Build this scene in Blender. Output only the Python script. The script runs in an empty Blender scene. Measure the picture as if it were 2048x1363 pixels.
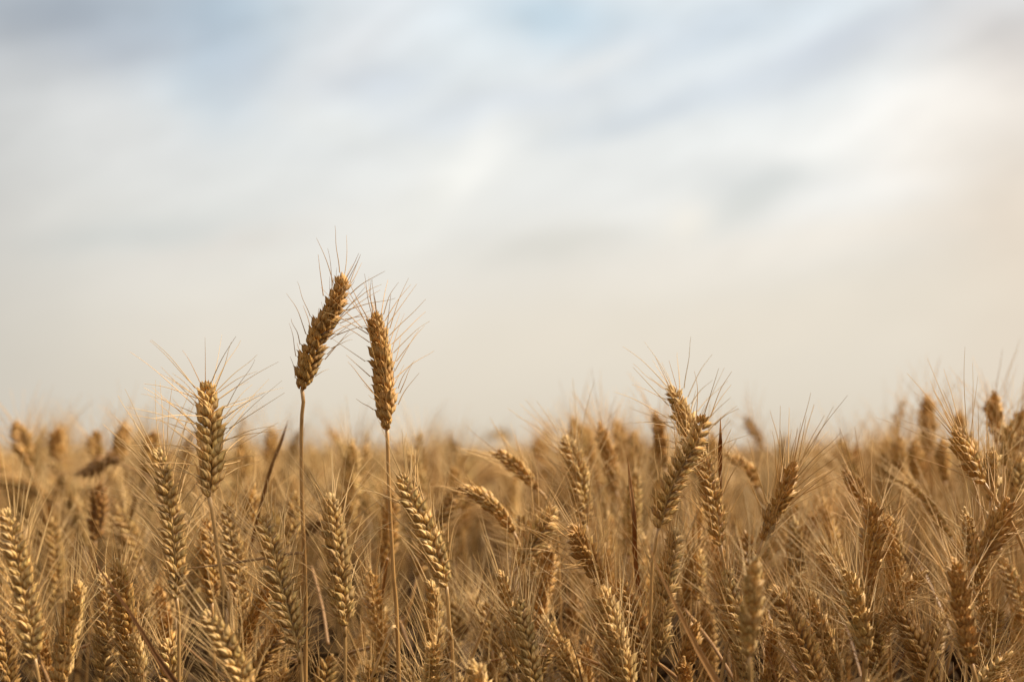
import bpy, math, random
import numpy as np
from mathutils import Vector, Matrix

C = bpy.context.scene.collection
sc = bpy.context.scene
R = math.radians
rnd = random.Random(7)

# ------------------------------------------------------------------ camera
CAM_H = 0.88
PITCH = R(4.4)
cam_d = bpy.data.cameras.new('camera'); cam = bpy.data.objects.new('camera', cam_d); C.objects.link(cam)
cam.location = (0, 0, CAM_H); cam.rotation_euler = (math.pi/2 + PITCH, 0, 0)
cam_d.sensor_width = 36; cam_d.lens = 50; cam_d.clip_start = 0.05; cam_d.clip_end = 3000
cam_d.dof.use_dof = True; cam_d.dof.focus_distance = 0.935; cam_d.dof.aperture_fstop = 3.8
cam_d.dof.aperture_blades = 7
sc.camera = cam
FPX = 2048*50/36.0

def at(px, py, d):
    """pixel of the 2048x1363 photograph, at depth d along the view axis, as a world point"""
    xc = (px-1024)/FPX*d; yc = -(py-681.5)/FPX*d
    c, s = math.cos(PITCH), math.sin(PITCH)
    return np.array([xc, d*c - yc*s, CAM_H + d*s + yc*c])

# ------------------------------------------------------------------ light
SUN_EL, SUN_AZ = R(48), R(84)        # azimuth measured from +Y (view direction) towards +X (right)
sun_d = bpy.data.lights.new('sun', 'SUN'); sun = bpy.data.objects.new('sun', sun_d); C.objects.link(sun)
sun_d.energy = 4.4; sun_d.angle = R(14); sun_d.color = (1.0, 0.90, 0.74)
sv = Vector((math.sin(SUN_AZ)*math.cos(SUN_EL), math.cos(SUN_AZ)*math.cos(SUN_EL), math.sin(SUN_EL)))
sun.rotation_euler = sv.to_track_quat('Z', 'Y').to_euler()
sun.location = sv*20

sc.view_settings.view_transform = 'Standard'; sc.view_settings.look = 'None'
sc.view_settings.exposure = 1.08; sc.view_settings.gamma = 1.0

def lin(r, g, b):
    f = lambda c: ((c/255+0.055)/1.055)**2.4 if c/255 > 0.04045 else c/255/12.92
    return (f(r), f(g), f(b), 1.0)

# ------------------------------------------------------------------ sky
w = bpy.data.worlds.new('World'); sc.world = w; w.use_nodes = True
nt = w.node_tree; nt.nodes.clear()
N = nt.nodes; L = nt.links
def mth(op, a, b=None, c=None, clamp=False):
    n = N.new('ShaderNodeMath'); n.operation = op; n.use_clamp = clamp
    for i, v in enumerate((a, b, c)):
        if v is None: continue
        if isinstance(v, (int, float)): n.inputs[i].default_value = v
        else: L.new(v, n.inputs[i])
    return n.outputs[0]
def mixc(f, a, b, kind='MIX'):
    n = N.new('ShaderNodeMix'); n.data_type = 'RGBA'; n.blend_type = kind
    for i, v in ((0, f), (6, a), (7, b)):
        if isinstance(v, (int, float)): n.inputs[i].default_value = v
        elif isinstance(v, tuple): n.inputs[i].default_value = v
        else: L.new(v, n.inputs[i])
    return n.outputs[2]
tc = N.new('ShaderNodeTexCoord')
sep = N.new('ShaderNodeSeparateXYZ'); L.new(tc.outputs['Generated'], sep.inputs[0])
az = mth('ARCTAN2', sep.outputs[0], sep.outputs[1]); el = mth('ARCSINE', sep.outputs[2])
def noise(scale, rot, detail=3, rough=.45, off=(0, 0, 0)):
    cb = N.new('ShaderNodeCombineXYZ'); L.new(az, cb.inputs[0]); L.new(el, cb.inputs[1])
    r_ = N.new('ShaderNodeVectorRotate'); r_.rotation_type = 'Z_AXIS'; L.new(cb.outputs[0], r_.inputs['Vector']); r_.inputs['Angle'].default_value = -rot
    m_ = N.new('ShaderNodeMapping'); m_.inputs['Scale'].default_value = (scale[0], scale[1], 1); m_.inputs['Location'].default_value = off
    L.new(r_.outputs[0], m_.inputs['Vector'])
    n = N.new('ShaderNodeTexNoise'); n.inputs['Scale'].default_value = 1; n.inputs['Detail'].default_value = detail
    n.inputs['Roughness'].default_value = rough; L.new(m_.outputs[0], n.inputs['Vector'])
    return n.outputs['Fac']
nD = noise((30, 62), R(24), 4, .55, (2.3, 8.1, 1))
nA = noise((7, 16), R(20), 3, .5)
nB = noise((9, 12), R(8), 2, .5, (4.2, 1.7, 3))
nC = noise((11, 30), R(17), 5, .55, (9.1, 3.3, 5))
azd = mth('ADD', az, mth('MULTIPLY', mth('SUBTRACT', nA, .5), .055))
eld = mth('ADD', el, mth('MULTIPLY', mth('SUBTRACT', nB, .5), .04))
ramp = N.new('ShaderNodeValToRGB'); L.new(mth('MULTIPLY', el, 1/1.5708, clamp=True), ramp.inputs[0])
stops = [(0.0, (210, 197, 178)), (0.012, (216, 205, 187)), (0.05, (224, 216, 202)), (0.085, (226, 222, 213)), (0.115, (228, 228, 224)),
         (0.15, (227, 230, 229)), (0.19, (219, 226, 229)), (0.25, (218, 225, 230)), (0.5, (226, 230, 236)), (1.0, (228, 233, 240))]
cr = ramp.color_ramp
while len(cr.elements) < len(stops): cr.elements.new(0.5)
for e, (p, c) in zip(cr.elements, stops): e.position = p; e.color = lin(*c)
col = ramp.outputs[0]
def ang(px, py):
    v = at(px, py, 1.0) - np.array([0, 0, CAM_H]); v = v/np.linalg.norm(v)
    return math.atan2(v[0], v[1]), math.asin(v[2])
# clouds, gaps of blue, and broad dim blobs at the left painting in lens vignette: place, half sizes in degrees of the picture scale, tilt, colour, amount
blobs = [
    (430, 90, 130, 110, 80, (172, 192, 206), .85), (490, 170, 70, 50, 40, (190, 200, 211), .5), (240, 110, 170, 60, 5, (192, 197, 205), .6),
    (40, 20, 270, 90, 8, (128, 144, 163), .75), (-80, 250, 170, 260, 0, (182, 184, 186), .5),
    (-120, 700, 260, 420, 0, (186, 181, 171), .5), (250, 260, 170, 60, -25, (216, 215, 212), .5),
    (1110, 40, 120, 50, -5, (186, 205, 217), .85), (1380, 70, 210, 42, 12, (199, 211, 222), .7), (1660, 90, 120, 30, 20, (200, 208, 220), .6),
    (1640, 120, 380, 28, 14, (202, 209, 217), .5),
    (720, 60, 110, 60, 20, (214, 217, 220), .6), (640, 150, 140, 50, 40, (219, 219, 218), .5), (1160, 150, 150, 28, 20, (228, 228, 225), .7),
    (760, 165, 100, 40, 0, (190, 200, 214), .4), (1020, 215, 200, 28, 12, (203, 211, 220), .6), (1400, 190, 170, 22, 14, (206, 213, 219), .7), (1250, 240, 200, 22, 10, (206, 213, 218), .5),
    (950, 335, 34, 56, -38, (255, 254, 249), .85), (880, 400, 170, 60, 35, (232, 230, 222), .6), (800, 285, 200, 24, -12, (224, 225, 221), .5),
    (1830, 260, 270, 85, 26, (255, 253, 248), .95), (1650, 330, 200, 50, 15, (244, 243, 238), .8), (1980, 60, 160, 50, 8, (190, 192, 198), .5), (2080, 110, 90, 60, 0, (188, 188, 192), .6),
    (1535, 370, 120, 36, 4, (200, 203, 202), .7), (1480, 420, 110, 34, 24, (206, 208, 203), .6), (1110, 500, 110, 26, 10, (208, 205, 196), .7), (1350, 460, 46, 30, 35, (240, 234, 222), .7),
    (1700, 470, 350, 30, 8, (236, 228, 216), .6), (2060, 500, 170, 330, 0, (222, 205, 184), .75), (420, 420, 210, 80, 15, (214, 215, 211), .4), (450, 505, 150, 24, 20, (221, 215, 206), .6),
    (280, 470, 150, 30, 10, (196, 199, 196), .5), (1500, 640, 560, 90, 5, (225, 214, 196), .6),
]
for (px, py, rx, ry, rot, c, amt) in blobs:
    a0, e0 = ang(px, py); cs, sn = math.cos(R(rot)), math.sin(R(rot))
    da = mth('SUBTRACT', azd, a0); de = mth('SUBTRACT', eld, e0)
    u = mth('MULTIPLY', mth('ADD', mth('MULTIPLY', da, cs), mth('MULTIPLY', de, sn)), FPX/rx)
    v = mth('MULTIPLY', mth('SUBTRACT', mth('MULTIPLY', de, cs), mth('MULTIPLY', da, sn)), FPX/ry)
    q = mth('ADD', mth('MULTIPLY', u, u), mth('MULTIPLY', v, v))
    g = mth('MULTIPLY', mth('EXPONENT', mth('MULTIPLY', q, -.6)), amt)
    col = mixc(g, col, lin(*c))
wis = mth('MULTIPLY', mth('ADD', mth('SUBTRACT', nC, .48), mth('MULTIPLY', mth('SUBTRACT', nD, .5), .35)), mth('MULTIPLY', mth('SUBTRACT', el, .03, clamp=True), 1.5, clamp=True))
col = mixc(1.0, col, (1, 1, 1, 1), 'MULTIPLY') if False else col
sc_n = N.new('ShaderNodeVectorMath'); sc_n.operation = 'SCALE'; L.new(col, sc_n.inputs[0]); L.new(mth('MULTIPLY', mth('ADD', 1.0, wis), mth('ADD', 1.0, mth('MULTIPLY', mth('MULTIPLY', mth('SUBTRACT', el, .42), 2.0, clamp=True), 0.2))), sc_n.inputs['Scale'])   # the veil is brightest overhead
sky = N.new('ShaderNodeTexSky'); sky.sky_type = 'NISHITA'; sky.sun_disc = False; sky.sun_elevation = SUN_EL; sky.sun_rotation = SUN_AZ
sky.dust_density = 2.0
bg1 = N.new('ShaderNodeBackground'); L.new(sky.outputs[0], bg1.inputs[0]); bg1.inputs[1].default_value = 0.06
bg2 = N.new('ShaderNodeBackground'); L.new(sc_n.outputs[0], bg2.inputs[0]); bg2.inputs[1].default_value = 0.515
mx = N.new('ShaderNodeMixShader'); mx.inputs[0].default_value = 0.96      # cloud cover
L.new(bg1.outputs[0], mx.inputs[1]); L.new(bg2.outputs[0], mx.inputs[2])
wo = N.new('ShaderNodeOutputWorld'); L.new(mx.outputs[0], wo.inputs[0])

# ------------------------------------------------------------------ materials
def straw(name, base, dark, rough=.5, transl=.25, spec=.35, vein=0.0, veins=14, spot=.35, grain=900):
    m = bpy.data.materials.new(name); m.use_nodes = True; t = m.node_tree; t.nodes.clear(); n = t.nodes; l = t.links
    out = n.new('ShaderNodeOutputMaterial'); p = n.new('ShaderNodeBsdfPrincipled'); tr = n.new('ShaderNodeBsdfTranslucent')
    mxs = n.new('ShaderNodeMixShader'); mxs.inputs[0].default_value = transl
    geo = n.new('ShaderNodeTexCoord'); uv = n.new('ShaderNodeUVMap'); uv.uv_map = 'UVMap'
    ns = n.new('ShaderNodeTexNoise'); ns.inputs['Scale'].default_value = grain; ns.inputs['Detail'].default_value = 3
    l.new(geo.outputs['Object'], ns.inputs['Vector'])
    mapv = n.new('ShaderNodeMapping'); mapv.inputs['Scale'].default_value = (veins, 1.2, 1); l.new(uv.outputs[0], mapv.inputs[0])
    nv = n.new('ShaderNodeTexNoise'); nv.inputs['Scale'].default_value = 2.0; nv.inputs['Detail'].default_value = 2; l.new(mapv.outputs[0], nv.inputs['Vector'])
    def mix(kind, f, a, b):
        q = n.new('ShaderNodeMix'); q.data_type = 'RGBA'; q.blend_type = kind
        for i, v in ((0, f), (6, a), (7, b)):
            if isinstance(v, (int, float)): q.inputs[i].default_value = v
            elif isinstance(v, tuple): q.inputs[i].default_value = v
            else: l.new(v, q.inputs[i])
        return q.outputs[2]
    def m2(op, a, b):
        q = n.new('ShaderNodeMath'); q.operation = op; q.use_clamp = True
        for i, v in enumerate((a, b)):
            if isinstance(v, (int, float)): q.inputs[i].default_value = v
            else: l.new(v, q.inputs[i])
        return q.outputs[0]
    r1 = n.new('ShaderNodeMapRange'); r1.inputs[1].default_value = .48; r1.inputs[2].default_value = .72; l.new(ns.outputs['Fac'], r1.inputs[0])
    r2 = n.new('ShaderNodeMapRange'); r2.inputs[1].default_value = .40; r2.inputs[2].default_value = .65; l.new(nv.outputs['Fac'], r2.inputs[0])
    fac = m2('ADD', m2('MULTIPLY', r1.outputs[0], spot), m2('MULTIPLY', r2.outputs[0], vein))
    c = mix('MIX', fac, base, dark)
    at_ = n.new('ShaderNodeAttribute'); at_.attribute_name = 'tint'
    c = mix('MULTIPLY', 1.0, c, at_.outputs['Color'])
    oi = n.new('ShaderNodeObjectInfo')
    c = mix('MULTIPLY', 1.0, c, oi.outputs['Color'])
    l.new(c, p.inputs['Base Color']); p.inputs['Roughness'].default_value = rough; p.inputs['Specular IOR Level'].default_value = spec
    tw = mix('MULTIPLY', 1.0, c, (1.0, .72, .42, 1)); l.new(tw, tr.inputs['Color'])
    if vein > 0:
        b = n.new('ShaderNodeBump'); b.inputs['Strength'].default_value = .5; b.inputs['Distance'].default_value = .0004
        l.new(nv.outputs['Fac'], b.inputs['Height']); l.new(b.outputs[0], p.inputs['Normal'])
    l.new(p.outputs[0], mxs.inputs[1]); l.new(tr.outputs[0], mxs.inputs[2]); l.new(mxs.outputs[0], out.inputs[0])
    return m
M_HUSK = straw('husk', (.68, .43, .152, 1), (.27, .138, .034, 1), .55, .13, .4, vein=.75, veins=10)
M_AWN = straw('awn', (.66, .43, .175, 1), (.42, .245, .08, 1), .5, .2, .4, grain=60)
M_STEM = straw('stem', (.50, .295, .105, 1), (.24, .12, .036, 1), .42, .12, .45, vein=.5, veins=9, grain=120)
M_LEAF = straw('dry_leaf', (.28, .155, .06, 1), (.09, .042, .016, 1), .7, .3, .12, vein=.6, veins=8, grain=150)
M_LEAF_DK = straw('dark_leaf', (.33, .17, .062, 1), (.14, .065, .024, 1), .75, .2, .12, vein=.6, veins=8, grain=150)

# ------------------------------------------------------------------ mesh buffers (numpy)
class MB:
    def __init__(s): s.v = []; s.f = []; s.uv = []; s.t = []; s.n = 0
    def add(s, v, f, uv, tint=None):
        """v (n,3); f (m,4) quads (a triangle repeats its last index); uv (n,2); tint (n,3)"""
        s.v.append(v); s.f.append(f + s.n); s.uv.append(uv)
        s.t.append(np.ones((len(v), 3)) if tint is None else np.broadcast_to(np.asarray(tint, float), (len(v), 3)))
        s.n += len(v)
    def data(s): return np.vstack(s.v), np.vstack(s.f), np.vstack(s.uv), np.vstack(s.t)
    def mesh(s, name, mat, smooth=True):
        v, f, uv, t = s.data()
        me = bpy.data.meshes.new(name)
        tri = f[:, 2] == f[:, 3]
        cnt = np.where(tri, 3, 4)
        mask = np.ones(f.shape, bool); mask[tri, 3] = False
        flat = f[mask]
        me.vertices.add(len(v)); me.vertices.foreach_set('co', v.astype('f').ravel())
        me.loops.add(len(flat)); me.loops.foreach_set('vertex_index', flat.astype('i'))
        me.polygons.add(len(f)); st = np.concatenate(([0], np.cumsum(cnt)[:-1]))
        me.polygons.foreach_set('loop_start', st.astype('i')); me.polygons.foreach_set('loop_total', cnt.astype('i'))
        me.polygons.foreach_set('use_smooth', np.full(len(f), smooth, bool))
        ul = me.uv_layers.new(name='UVMap'); ul.data.foreach_set('uv', uv[flat].astype('f').ravel())
        a = me.attributes.new('tint', 'FLOAT_COLOR', 'POINT')
        a.data.foreach_set('color', np.hstack([t, np.ones((len(t), 1))]).astype('f').ravel())
        me.materials.append(mat); me.update(); me.validate()
        return me
def xf(M, v): return v @ M[:3, :3].T + M[:3, 3]
def rot(axis, a):
    c, s = math.cos(a), math.sin(a); m = np.eye(4)
    i, j = {'x': (1, 2), 'y': (2, 0), 'z': (0, 1)}[axis]
    m[i, i] = c; m[j, j] = c; m[i, j] = -s; m[j, i] = s
    return m
def tr(x, y, z): m = np.eye(4); m[:3, 3] = (x, y, z); return m
def scl(a, b=None, c=None):
    m = np.eye(4); m[0, 0] = a; m[1, 1] = a if b is None else b; m[2, 2] = a if c is None else c; return m

def grid_faces(rows, cols, wrap=True):
    f = []
    for i in range(rows-1):
        for j in range(cols if wrap else cols-1):
            a = i*cols+j; b = i*cols+(j+1) % cols; f.append((a, b, b+cols, a+cols))
    return np.array(f)
def catmull(P, n):
    P = np.array(P, float); P = np.vstack([2*P[0]-P[1], P, 2*P[-1]-P[-2]]); segs = len(P)-3; out = []
    for k in range(n):
        u = k/(n-1)*segs; i = min(int(u), segs-1); t = u-i
        a, b, c, d = P[i:i+4]
        out.append(.5*((2*b)+(c-a)*t+(2*a-5*b+4*c-d)*t*t+(3*b-a-3*c+d)*t**3))
    out = np.array(out)
    s = np.concatenate(([0], np.cumsum(np.linalg.norm(np.diff(out, axis=0), axis=1))))
    t = np.linspace(0, s[-1], n)
    return np.column_stack([np.interp(t, s, out[:, k]) for k in range(3)]), s[-1]
def frames(P, ref):
    T = np.gradient(P, axis=0); T /= np.linalg.norm(T, axis=1)[:, None]
    X = ref - (T*ref).sum(1)[:, None]*T; X /= np.linalg.norm(X, axis=1)[:, None]
    return T, X, np.cross(T, X)
def tube(mb, P, rad, cols=8, tint=None, ref=(1, .2, .13), cap=True):
    P = np.asarray(P, float); T, X, Y = frames(P, np.array(ref, float)); rad = np.broadcast_to(rad, (len(P),))
    a = np.arange(cols)*2*math.pi/cols
    v = (P[:, None, :] + rad[:, None, None]*(np.cos(a)[None, :, None]*X[:, None, :] + np.sin(a)[None, :, None]*Y[:, None, :])).reshape(-1, 3)
    f = grid_faces(len(P), cols)
    ll = np.concatenate(([0], np.cumsum(np.linalg.norm(np.diff(P, axis=0), axis=1))))
    uv = np.array([(j/cols, ll[i]*20) for i in range(len(P)) for j in range(cols)])
    if cap:
        v = np.vstack([v, P[0]-T[0]*rad[0]*.3, P[-1]+T[-1]*rad[-1]*.3]); uv = np.vstack([uv, (0, 0), (0, 1)])
        nb = len(v)-2; o = (len(P)-1)*cols
        cf = [((j+1) % cols, j, nb, nb) for j in range(cols)] + [(o+j, o+(j+1) % cols, nb+1, nb+1) for j in range(cols)]
        f = np.vstack([f, cf])
    mb.add(v, f, uv, tint)
def ribbon(mb, P, width, ref, fold=.35, thick=.00025, tint=None, twist=0.0, cols=5):
    """dry grass blade: a folded strip with thickness, along P"""
    P = np.asarray(P, float); T, X, Y = frames(P, np.array(ref, float)); n = len(P)
    V = []; UV = []
    for side in (1, -1):
        for i in range(n):
            a = twist*i/(n-1); x = math.cos(a)*X[i]+math.sin(a)*Y[i]; y = -math.sin(a)*X[i]+math.cos(a)*Y[i]
            for j in range(cols):
                u = j/(cols-1)*2-1
                V.append(P[i] + x*u*width[i]/2 + y*(abs(u)*fold*width[i]/2 + side*thick*(1-.6*abs(u)))); UV.append((j/(cols-1), i/(n-1)*4))
    f1 = grid_faces(n, cols, False); f2 = f1[:, ::-1] + n*cols
    ed = []
    for i in range(n-1):
        a = i*cols; b = a+n*cols; ed.append((a, a+cols, b+cols, b)); a = i*cols+cols-1; b = a+n*cols; ed.append((a+cols, a, b, b+cols))
    mb.add(np.array(V), np.vstack([f1, f2, ed]), np.array(UV), tint)

# ------------------------------------------------------------------ one husk scale (plump, keeled, pointed)
def husk(Lh, W, Tk, rows, cols, beak=.0, bow=.12, rs=rnd):
    V = []; UV = []
    for i in range(rows):
        t = i/(rows-1)
        if t < .34: r = (max(t, .015)/.34)**.5
        elif t < .44: r = 1.0
        elif t < .88: r = 1-.87*((t-.44)/.44)**1.25
        else: r = .13*(1-(t-.88)/.12)
        cx = bow*Lh*math.sin(math.pi*min(t*1.05, 1)) * .5 + beak*Lh*max(0, t-.6)**2*3
        for j in range(cols):
            p = (j+.5*(cols % 2 == 0)*0)/cols*2*math.pi - math.pi
            keel = 1+.16*math.exp(-(p/.30)**2)
            seam = 1-.22*math.exp(-((abs(p)-1.75)/.30)**2)
            rr = r*keel*seam
            V.append((cx + math.cos(p)*rr*Tk/2, math.sin(p)*rr*W/2, t*Lh)); UV.append((j/cols, t))
    return np.array(V), grid_faces(rows, cols), np.array(UV)

def florets(rs, opn=False):
    """list of (matrix, L, W, T, beak, awned) for one spikelet; z along the ear, x outward"""
    j = lambda s: rs.uniform(-s, s)
    out = []
    def put(x, y, z, ao, al, roll, Lh, W, Tk, beak, aw):
        M = tr(x, y, z) @ rot('z', 0) @ rot('x', -R(al+j(4.5))) @ rot('y', R(ao+j(4.5))) @ rot('z', R(roll+j(16)))
        out.append((M, Lh*(1+j(.13)), W*(1+j(.14)), Tk, beak, aw))
    mm = .001
    if opn:      # ripe ears whose husks have spread and stand off
        put(.5*mm, 1.9*mm, -.4*mm, 22, 18, 62, 9.2*mm, 4.2*mm, 2.4*mm, .5, False)
        put(.5*mm, -1.9*mm, -.4*mm, 22, -18, -62, 9.2*mm, 4.2*mm, 2.4*mm, .5, False)
        put(1.3*mm, 1.5*mm, .6*mm, 33, 27, 34, 11.2*mm, 4.6*mm, 3.2*mm, .55, True)
        put(1.3*mm, -1.5*mm, 1.2*mm, 34, -27, -34, 11.2*mm, 4.6*mm, 3.2*mm, .55, True)
        put(2.2*mm, .1*mm, 2.2*mm, 41, rs.choice((-7, 7)), 0, 10.0*mm, 4.3*mm, 3.0*mm, .5, True)
    else:
        put(.5*mm, 1.9*mm, -.4*mm, 15, 13, 62, 8.4*mm, 4.8*mm, 3.2*mm, .45, False)
        put(.5*mm, -1.9*mm, -.4*mm, 15, -13, -62, 8.4*mm, 4.8*mm, 3.2*mm, .45, False)
        put(1.3*mm, 1.6*mm, .7*mm, 25, 20, 34, 10.2*mm, 5.0*mm, 4.0*mm, .48, True)
        put(1.3*mm, -1.6*mm, 1.2*mm, 26, -20, -34, 10.2*mm, 5.0*mm, 4.0*mm, .48, True)
        put(2.3*mm, .1*mm, 2.2*mm, 31, rs.choice((-6, 6)), 0, 9.2*mm, 4.7*mm, 3.8*mm, .40, True)
    return out

def spikelet_buffer(rs, rows, cols, nfl=5, opn=False):
    mb = MB(); tips = []
    fl = florets(rs, opn)
    order = [2, 3, 4, 0, 1][:nfl]
    for k in order:
        M, Lh, W, Tk, bk, aw = fl[k]
        v, f, uv = husk(Lh, W, Tk, rows, cols, bk, rs=rs)
        t = rs.uniform(.70, 1.14); wz = v[:, 2]/Lh
        tint = np.outer(np.ones(len(v)), [t*1.0, t*rs.uniform(.95, 1.03), t*rs.uniform(.88, 1.05)])
        sm = np.exp(-((np.abs(uv[:, 0]*2*math.pi-math.pi)-1.45)/.25)**2); tint = tint*(1+.30*sm)[:, None]*(1-.10*np.exp(-(wz/.18)**2))[:, None]
        tint = tint * (1 - .34*np.clip((wz-.72)/.28, 0, 1))[:, None]      # browner beaks
        mb.add(xf(M, v), f, uv, tint)
        if aw:
            tip = xf(M, v[-1:])[0]; d = M[:3, :3] @ np.array([.30, 0, 1.0]); tips.append((tip, d/np.linalg.norm(d)))
    # papery inner scales that stick out between the florets
    if nfl == 5:
        for s in (1, -1):
            M = tr(.0022, s*.0016, .0035) @ rot('x', -R(s*10+rs.uniform(-5, 5))) @ rot('y', R(38+rs.uniform(-6, 6)))
            v, f, uv = husk(.0088, .0028, .0013, rows, max(6, cols-4), .3)
            mb.add(xf(M, v), f, uv, (1.15, 1.12, 1.05))
    return mb, tips

rs = random.Random(3)
SP_HI = [spikelet_buffer(rs, 12, 14, opn=i >= 7) for i in range(14)]
SP_MD = [spikelet_buffer(rs, 8, 8, opn=i >= 5) for i in range(10)]
SP_LO = [spikelet_buffer(rs, 4, 5, 3, opn=i >= 3) for i in range(6)]
SP_DATA = {'hi': [(b.data(), t) for b, t in SP_HI], 'md': [(b.data(), t) for b, t in SP_MD], 'lo': [(b.data(), t) for b, t in SP_LO]}
SP_MESH = [b.mesh('spikelet', M_HUSK) for b, _ in SP_HI]

def awn_curve(rs, n=9):
    a, b = rs.uniform(-.05, .14), rs.uniform(-.03, .03); ph = rs.uniform(0, 6)
    t = np.linspace(0, 1, n)
    return np.column_stack([a*t*t*1.0 + b*np.sin(t*7+ph)*t*.5, b*np.cos(t*6+ph)*t*.6, t])
def awn_buffer(rs, n=9, cols=4, rad=.00033, length=.05):
    mb = MB(); P = awn_curve(rs, n); t = np.linspace(0, 1, n)
    # unit length along z, radius in metres (the object is scaled only along z)
    PP = P.copy(); PP[:, :2] *= length
    r = rad*(1-.70*t)
    a = np.arange(cols)*2*math.pi/cols
    v = np.array([(PP[i, 0]+r[i]*math.cos(q), PP[i, 1]+r[i]*math.sin(q), PP[i, 2]) for i in range(n) for q in a])
    uv = np.array([(j/cols, t[i]) for i in range(n) for j in range(cols)])
    tint = np.repeat(np.outer(1-.25*(1-t)*0, [1, 1, 1]), cols, axis=0)
    mb.add(v, grid_faces(n, cols), uv, tint)
    return mb
AWN_HI = [awn_buffer(rs) for _ in range(10)]
AWN_MESH = [b.mesh('awn', M_AWN) for b in AWN_HI]
AWN_MD = [awn_buffer(rs, 5, 3).data() for _ in range(8)]
AWN_LO = [awn_buffer(rs, 3, 3, .00036).data() for _ in range(6)]

def basis(z, hint):
    z = z/np.linalg.norm(z); x = hint - z*np.dot(hint, z); x /= np.linalg.norm(x); y = np.cross(z, x)
    m = np.eye(4); m[:3, 0] = x; m[:3, 1] = y; m[:3, 2] = z
    return m

def ear_layout(P0, roll, rs, nvar, data, awn_len=.045, awn_n=1.0, spread=1.0, step=.0028, fat=1.0, opn=0.0):
    """P0: centreline, base first. Returns spikelets [(variant, M)] and awns [(M, length)]"""
    P, Ln = catmull(P0, 60)
    T, A, B = frames(P, np.array([1.0, 0.13, 0.07]) if abs(np.dot((P[-1]-P[0])/np.linalg.norm(P[-1]-P[0]), [1, 0, 0])) < .9 else np.array([0, 1.0, .1]))
    n = max(8, int(round((Ln-.009)/step))); sp = []; aw = []
    for k in range(n+1):
        u = k/n*(Ln-.0085)/Ln; x = u*59; i = int(x); fr = x-i
        p = P[i]*(1-fr)+P[min(i+1, 59)]*fr; t = T[i]; a = A[i]; b = B[i]
        ra = roll + rs.uniform(-.12, .12); X = math.cos(ra)*a+math.sin(ra)*b
        side = 1 if k % 2 else -1
        if k == n: X = math.cos(ra+math.pi/2)*a+math.sin(ra+math.pi/2)*b
        M = np.eye(4); M[:3, 0] = X*side; M[:3, 2] = t; M[:3, 1] = np.cross(t, X*side); M[:3, 3] = p + X*side*(.0006 if k < n else -.0012)
        s = .95*fat*(.66+.34*min(1, k/3.0))*(1-.36*max(0, (k/n-.60)/.40)**1.4) * rs.uniform(.86, 1.10)
        lean = (-12 if k == n else rs.uniform(-7, 6) - 5*max(0, (k/n-.7)/.3))
        M = M @ rot('y', R(lean)) @ rot('x', R(rs.uniform(-7, 7))) @ rot('z', R(rs.uniform(-14, 14))) @ scl(s)
        var = rs.randrange(nvar//2) + (nvar//2 if rs.random() < opn else 0); sp.append((var, M))
        tips = data[var][1]
        for q, (tp, d) in enumerate(tips):
            pr = (.86, .86, .45)[q]*awn_n
            if k < 2: pr *= .4
            if rs.random() > pr: continue
            wp = xf(M, tp[None])[0]; wd = M[:3, :3] @ d; wd /= np.linalg.norm(wd)
            o = wd - t*np.dot(wd, t); o /= max(1e-6, np.linalg.norm(o))
            an = R((27+rs.uniform(-11, 15))*spread*(1-.55*max(0, (k/n-.75)/.25)))
            dd = t*math.cos(an) + o*math.sin(an) + np.array([rs.gauss(0, .07) for _ in range(3)])
            Lw = awn_len*rs.uniform(.50, 1.0)*(.62+.38*min(1, k/n*2.2))
            Mb = basis(dd, o) @ rot('z', rs.uniform(-.9, .9)); Mb[:3, 3] = wp - dd/np.linalg.norm(dd)*.0006
            aw.append((Mb, Lw))
    return sp, aw, P

def ear_mesh_data(P0, roll, rs, lod, **kw):
    data = SP_DATA[lod]; sp, aw, P = ear_layout(P0, roll, rs, len(data), data, **kw)
    e = MB(); b = MB()
    for var, M in sp:
        (v, f, uv, t), _ = data[var]; k = rs.uniform(.88, 1.1); e.add(xf(M, v), f, uv, t*k)
    tube(e, P[::6] if (len(P)-1) % 6 == 0 else np.vstack([P[::6], P[-1:]]), .0011, 5)
    A = AWN_MD if lod == 'md' else AWN_LO
    if lod == 'lo': aw = [a for a in aw if rs.random() < .75]
    for M, Lw in aw:
        v, f, uv, t = A[rs.randrange(len(A))]; b.add(xf(M @ scl(1, 1, Lw), v), f, uv, t)
    return e, b

def stem_profile(P, r_top, r_bot):
    """radius along a stem, ground first; a couple of swollen nodes and the collar below the ear"""
    s = np.concatenate(([0], np.cumsum(np.linalg.norm(np.diff(P, axis=0), axis=1)))); u = s/s[-1]
    r = r_bot+(r_top-r_bot)*u**.8
    return r, s
def stem_buffer(pts, r_top=.00115, r_bot=.0021, n=90, cols=9, collar=True, nodes=(.18, .36, .58), mb=None, tint=None):
    P, Ln = catmull(pts, n); r, s = stem_profile(P, r_top, r_bot)
    for nd in nodes:
        r = r + .0007*np.exp(-((s-nd)/.004)**2)
    if collar:
        r = r + .0006*np.exp(-((s-s[-1]+.0035)/.0026)**2)
    mb = mb or MB(); tube(mb, P, r, cols, tint); return mb, P

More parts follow.
